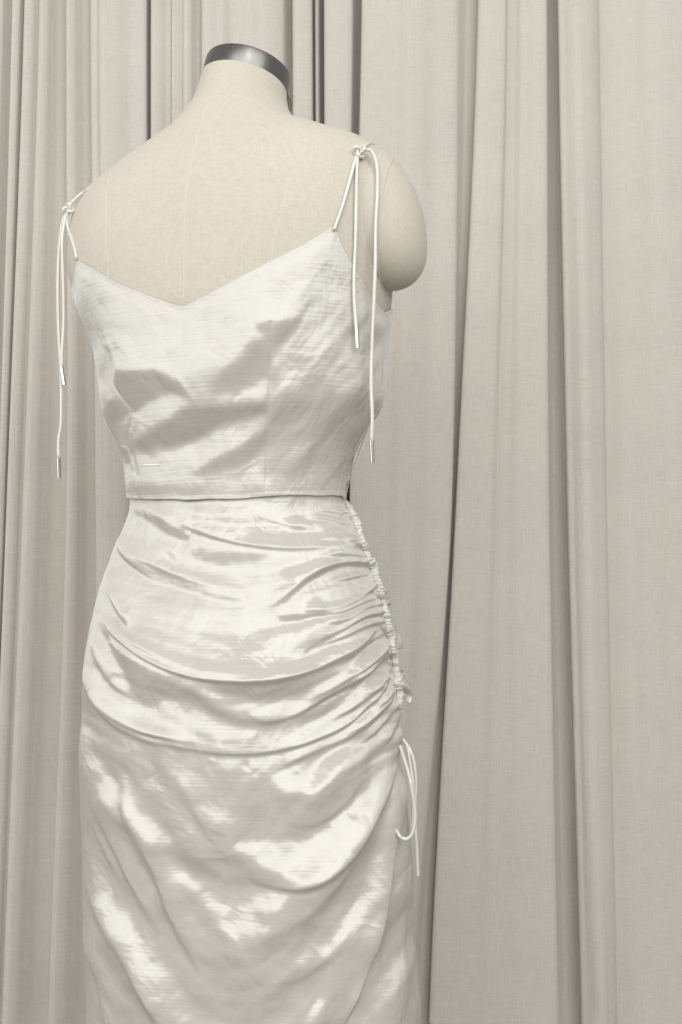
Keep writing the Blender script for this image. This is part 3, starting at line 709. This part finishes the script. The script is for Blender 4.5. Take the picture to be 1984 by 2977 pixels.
# left shoulder
h2 = front_hit(216, 612, (body_bvh,)); dl = (h2[2] if h2 else 1.25) - .004
cord('strap', lay_cord([(227,774),(225,760),(219,728),(210,698),(199,665),(194,640),(197,618)], .0035, which=bb, start=dl))
cord('strap', lay_cord([(199,606),(206,594),(220,578),(236,564),(258,551)], -.001, which=(body_bvh,), start=dl))
knot(199, 608, dl, .95, 1.2)
d3 = dl
P = [(193,622),(187,650),(182,690),(183,770),(186,860),(185,960),(180,1035),(180,1068)]
c3 = np.array([at_depth(x, y, d3 - .002) for x, y in catmull(P, 60)]); co = cord('strap_end', c3); metal_tip(at_depth(179, 1066, d3-.002), at_depth(187, 1119, d3-.002), co)
P = [(191,618),(182,650),(175,700),(170,790),(169,880),(172,980),(177,1060),(179,1180),(177,1240),(171,1280),(171,1334)]
c4 = np.array([at_depth(x, y, d3 + .004) for x, y in catmull(P, 60)]); co = cord('strap_end', c4); metal_tip(at_depth(171, 1332, d3+.004), at_depth(173, 1390, d3+.004), co)

# small slit above the hem, its edge stitched in cream
def slit():
    L = []
    for k in range(15):
        x = 407 + 60*k/14; y = 1353.5 - 1.2*k/14; h = front_hit(x, y, (cami_bvh,))
        if h: L.append(h)
    C = np.array([h[0] for h in L]); Nn = np.array([h[1] for h in L]); w = .0011*np.sin(np.linspace(.15, np.pi-.15, len(C)))[:, None]
    up = np.array([0, 0, 1.0]); rows = [C + up*w*q + Nn*(.0002 + .0010*(1-abs(q))) for q in (-1.3, -.9, -.3, .3, .9, 1.3)]
    s = np.linspace(0, .022, len(C)); uv = np.stack(np.broadcast_arrays(s[None, :], np.linspace(0, .003, 6)[:, None]), -1)
    o = link('slit', grid_mesh('slit', np.array(rows), uv=uv), M_LINING, cami); o['label'] = 'narrow cream stitched slit'
slit()

# ---------------------------------------------------------------- gathered seam, frills and drawstring of the skirt
def ruche_curve(n=700):
    C = catmull(RUCHE, n); out = []; last = None
    for x, y in C:
        h = None
        for dx in (0, -4, -8, -12, -18, -26, -36):
            h = front_hit(x + dx, y, (skirt_bvh,))
            if h: break
        d = h[2] if h else last
        if last is not None: d = max(min(d, last + .002), last - .002)
        last = d; out.append(d)
    k = np.ones(25)/25; d = np.convolve(np.pad(np.array(out), 12, 'edge'), k, 'valid')
    return np.array([at_depth(x, y, q + .0005) for (x, y), q in zip(C, d)])
RC3 = ruche_curve()
def gathered_seam():
    n = len(RC3); T_, N_, B_ = frames(RC3); seg = 28; a = np.linspace(0, 2*np.pi, seg, endpoint=False)
    s = np.linspace(0, 1, n); r2 = np.random.default_rng(11)
    ph = np.cumsum(np.convolve(r2.uniform(.3, 1.7, n), np.ones(9)/9, 'same')); ph = ph/ph[-1]*np.pi*66
    P = np.zeros((n, seg, 3)); base = .0042 + .0007*np.sin(s*23) + .0005*np.sin(s*61)
    base = base*np.clip(.45 + 1.2*np.minimum(s, 1-s)*6, .45, 1)
    toC = CAM - RC3; toC /= np.linalg.norm(toC, axis=1)[:, None]; S = np.cross(T_, toC); S /= np.linalg.norm(S, axis=1)[:, None]; U = np.cross(S, T_)
    jit = r2.normal(0, 1, (n, seg))
    for _ in range(14): jit = (jit + np.roll(jit, 1, 0) + np.roll(jit, -1, 0) + np.roll(jit, 1, 1) + np.roll(jit, -1, 1))/5
    jit /= jit.std()
    for j in range(seg):
        puff = np.abs(np.sin(ph + 1.1*np.cos(a[j] + .5) + .55*jit[:, j]))**.7
        stitch = 1 - .22*np.exp(-((a[j]-np.pi*.62)/.25)**2) - .18*np.exp(-((a[j]-np.pi*.30)/.22)**2)
        r = base*(.70 + .42*puff)*stitch*(1 + .07*jit[:, j])
        P[:, j] = RC3 + S*(r*np.cos(a[j])*1.15)[:, None] + U*(r*np.sin(a[j])*.85)[:, None]
    uv = np.stack(np.broadcast_arrays(s[:, None]*.3, a[None, :]*.004), -1)
    o = link('gathered_seam', grid_mesh('gathered_seam', P, True, uv), M_GATHER, skirt); o['label'] = 'tightly puckered drawn-up side seam'
gathered_seam()

def frill(px_out, px_root, d, curl, name='frill'):
    """a flap of cloth standing off the gathered seam: root edge along the seam, free edge traced outside"""
    nr, nc = 16, 26; A = catmull(px_root, nc); B = catmull(px_out, nc); P = np.zeros((nr, nc, 3))
    for i in range(nr):
        t = i/(nr-1)
        for j in range(nc):
            q = A[j]*(1-t) + B[j]*t; u = j/(nc-1)
            dep = d + .010*t - curl*math.sin(t*math.pi)*math.sin(u*math.pi*2.2 + .4) + .002*math.sin(u*14)*t
            P[i, j] = at_depth(q[0], q[1], dep)
    uv = np.stack(np.broadcast_arrays(np.linspace(0, .03, nc)[None, :], np.linspace(0, .02, nr)[:, None]), -1)
    o = link(name, grid_mesh(name, P, uv=uv), M_SKIRT, skirt)
    so = o.modifiers.new('thickness', 'SOLIDIFY'); so.thickness = .0009; so.offset = 0
def dep_at(y):
    k = np.argmin(np.abs(proj(RC3)[1] - y)); return float(proj(RC3)[2][k])
frill(A9([(1040,1310),(1110,1400),(1160,1520),(1175,1650),(1130,1740),(1080,1700),(1050,1600)]), A9([(950,1350),(950,1400),(955,1450),(955,1500),(960,1560),(965,1590),(968,1610)]), dep_at(1990), .006)
frill(A9([(770,225),(830,290),(870,370),(900,470),(950,570),(1000,720),(1005,800)]), A9([(740,230),(770,330),(800,420),(840,520),(870,620),(890,700),(905,800)]), dep_at(1850), .003)
frill(A9([(970,1110),(1010,1160),(1030,1220),(1040,1290)]), A9([(930,1110),(940,1170),(945,1230),(950,1300)]), dep_at(1950), .003)
frill(A9([(770,-30),(800,10),(800,60),(760,120)]), A9([(720,-20),(730,20),(730,70),(735,110)]), dep_at(1760), .003)
frill(A9([(700,-190),(745,-170),(765,-100),(750,-60)]), A9([(660,-180),(680,-150),(695,-100),(705,-60)]), dep_at(1730), .003)

def B4(p): return [(1100 + x*.17, 2100 + y*.17) for x, y in p]
dc = dep_at(2060) - .004
def drop(pts, d, dens=80):
    C = catmull(pts, dens); dd = np.interp(np.linspace(0, 1, dens), np.linspace(0, 1, len(d)), d)
    return np.array([at_depth(x, y, q) for (x, y), q in zip(C, dd)])
LOOP = B4([(372,400),(405,500),(450,640),(500,800),(540,950),(570,1120),(605,1320),(630,1520),(632,1680),(605,1830),(555,1945),(480,1995),(400,1975),(340,1905),(292,1820)])
dU = min(h[2] for h in (front_hit(x, y, (skirt_bvh,)) for x, y in LOOP[9:]) if h) - .003
cord('drawstring', drop(LOOP, [dc, (dc + dU)/2, dU, dU, dU, dU, dU], 110), .0017, skirt, tuck=.010)
cord('drawstring', drop(B4([(360,180),(420,290),(480,370),(515,500),(535,650),(560,800),(590,980),(605,1200),(600,1450),(590,1700),(590,1900)]), [dc+.012, dc+.006, dc, dc, dc]), .0016, skirt)
cord('drawstring', drop(B4([(360,190),(430,305),(520,420),(580,560),(620,720),(640,900),(645,1100),(635,1350),(630,1550),(640,1800),(650,2000),(665,2250),(676,2480),(682,2640)]), [dc+.014, dc+.008, dc+.004, dc+.002, dc, dc, dc, dc]), .0016, skirt)
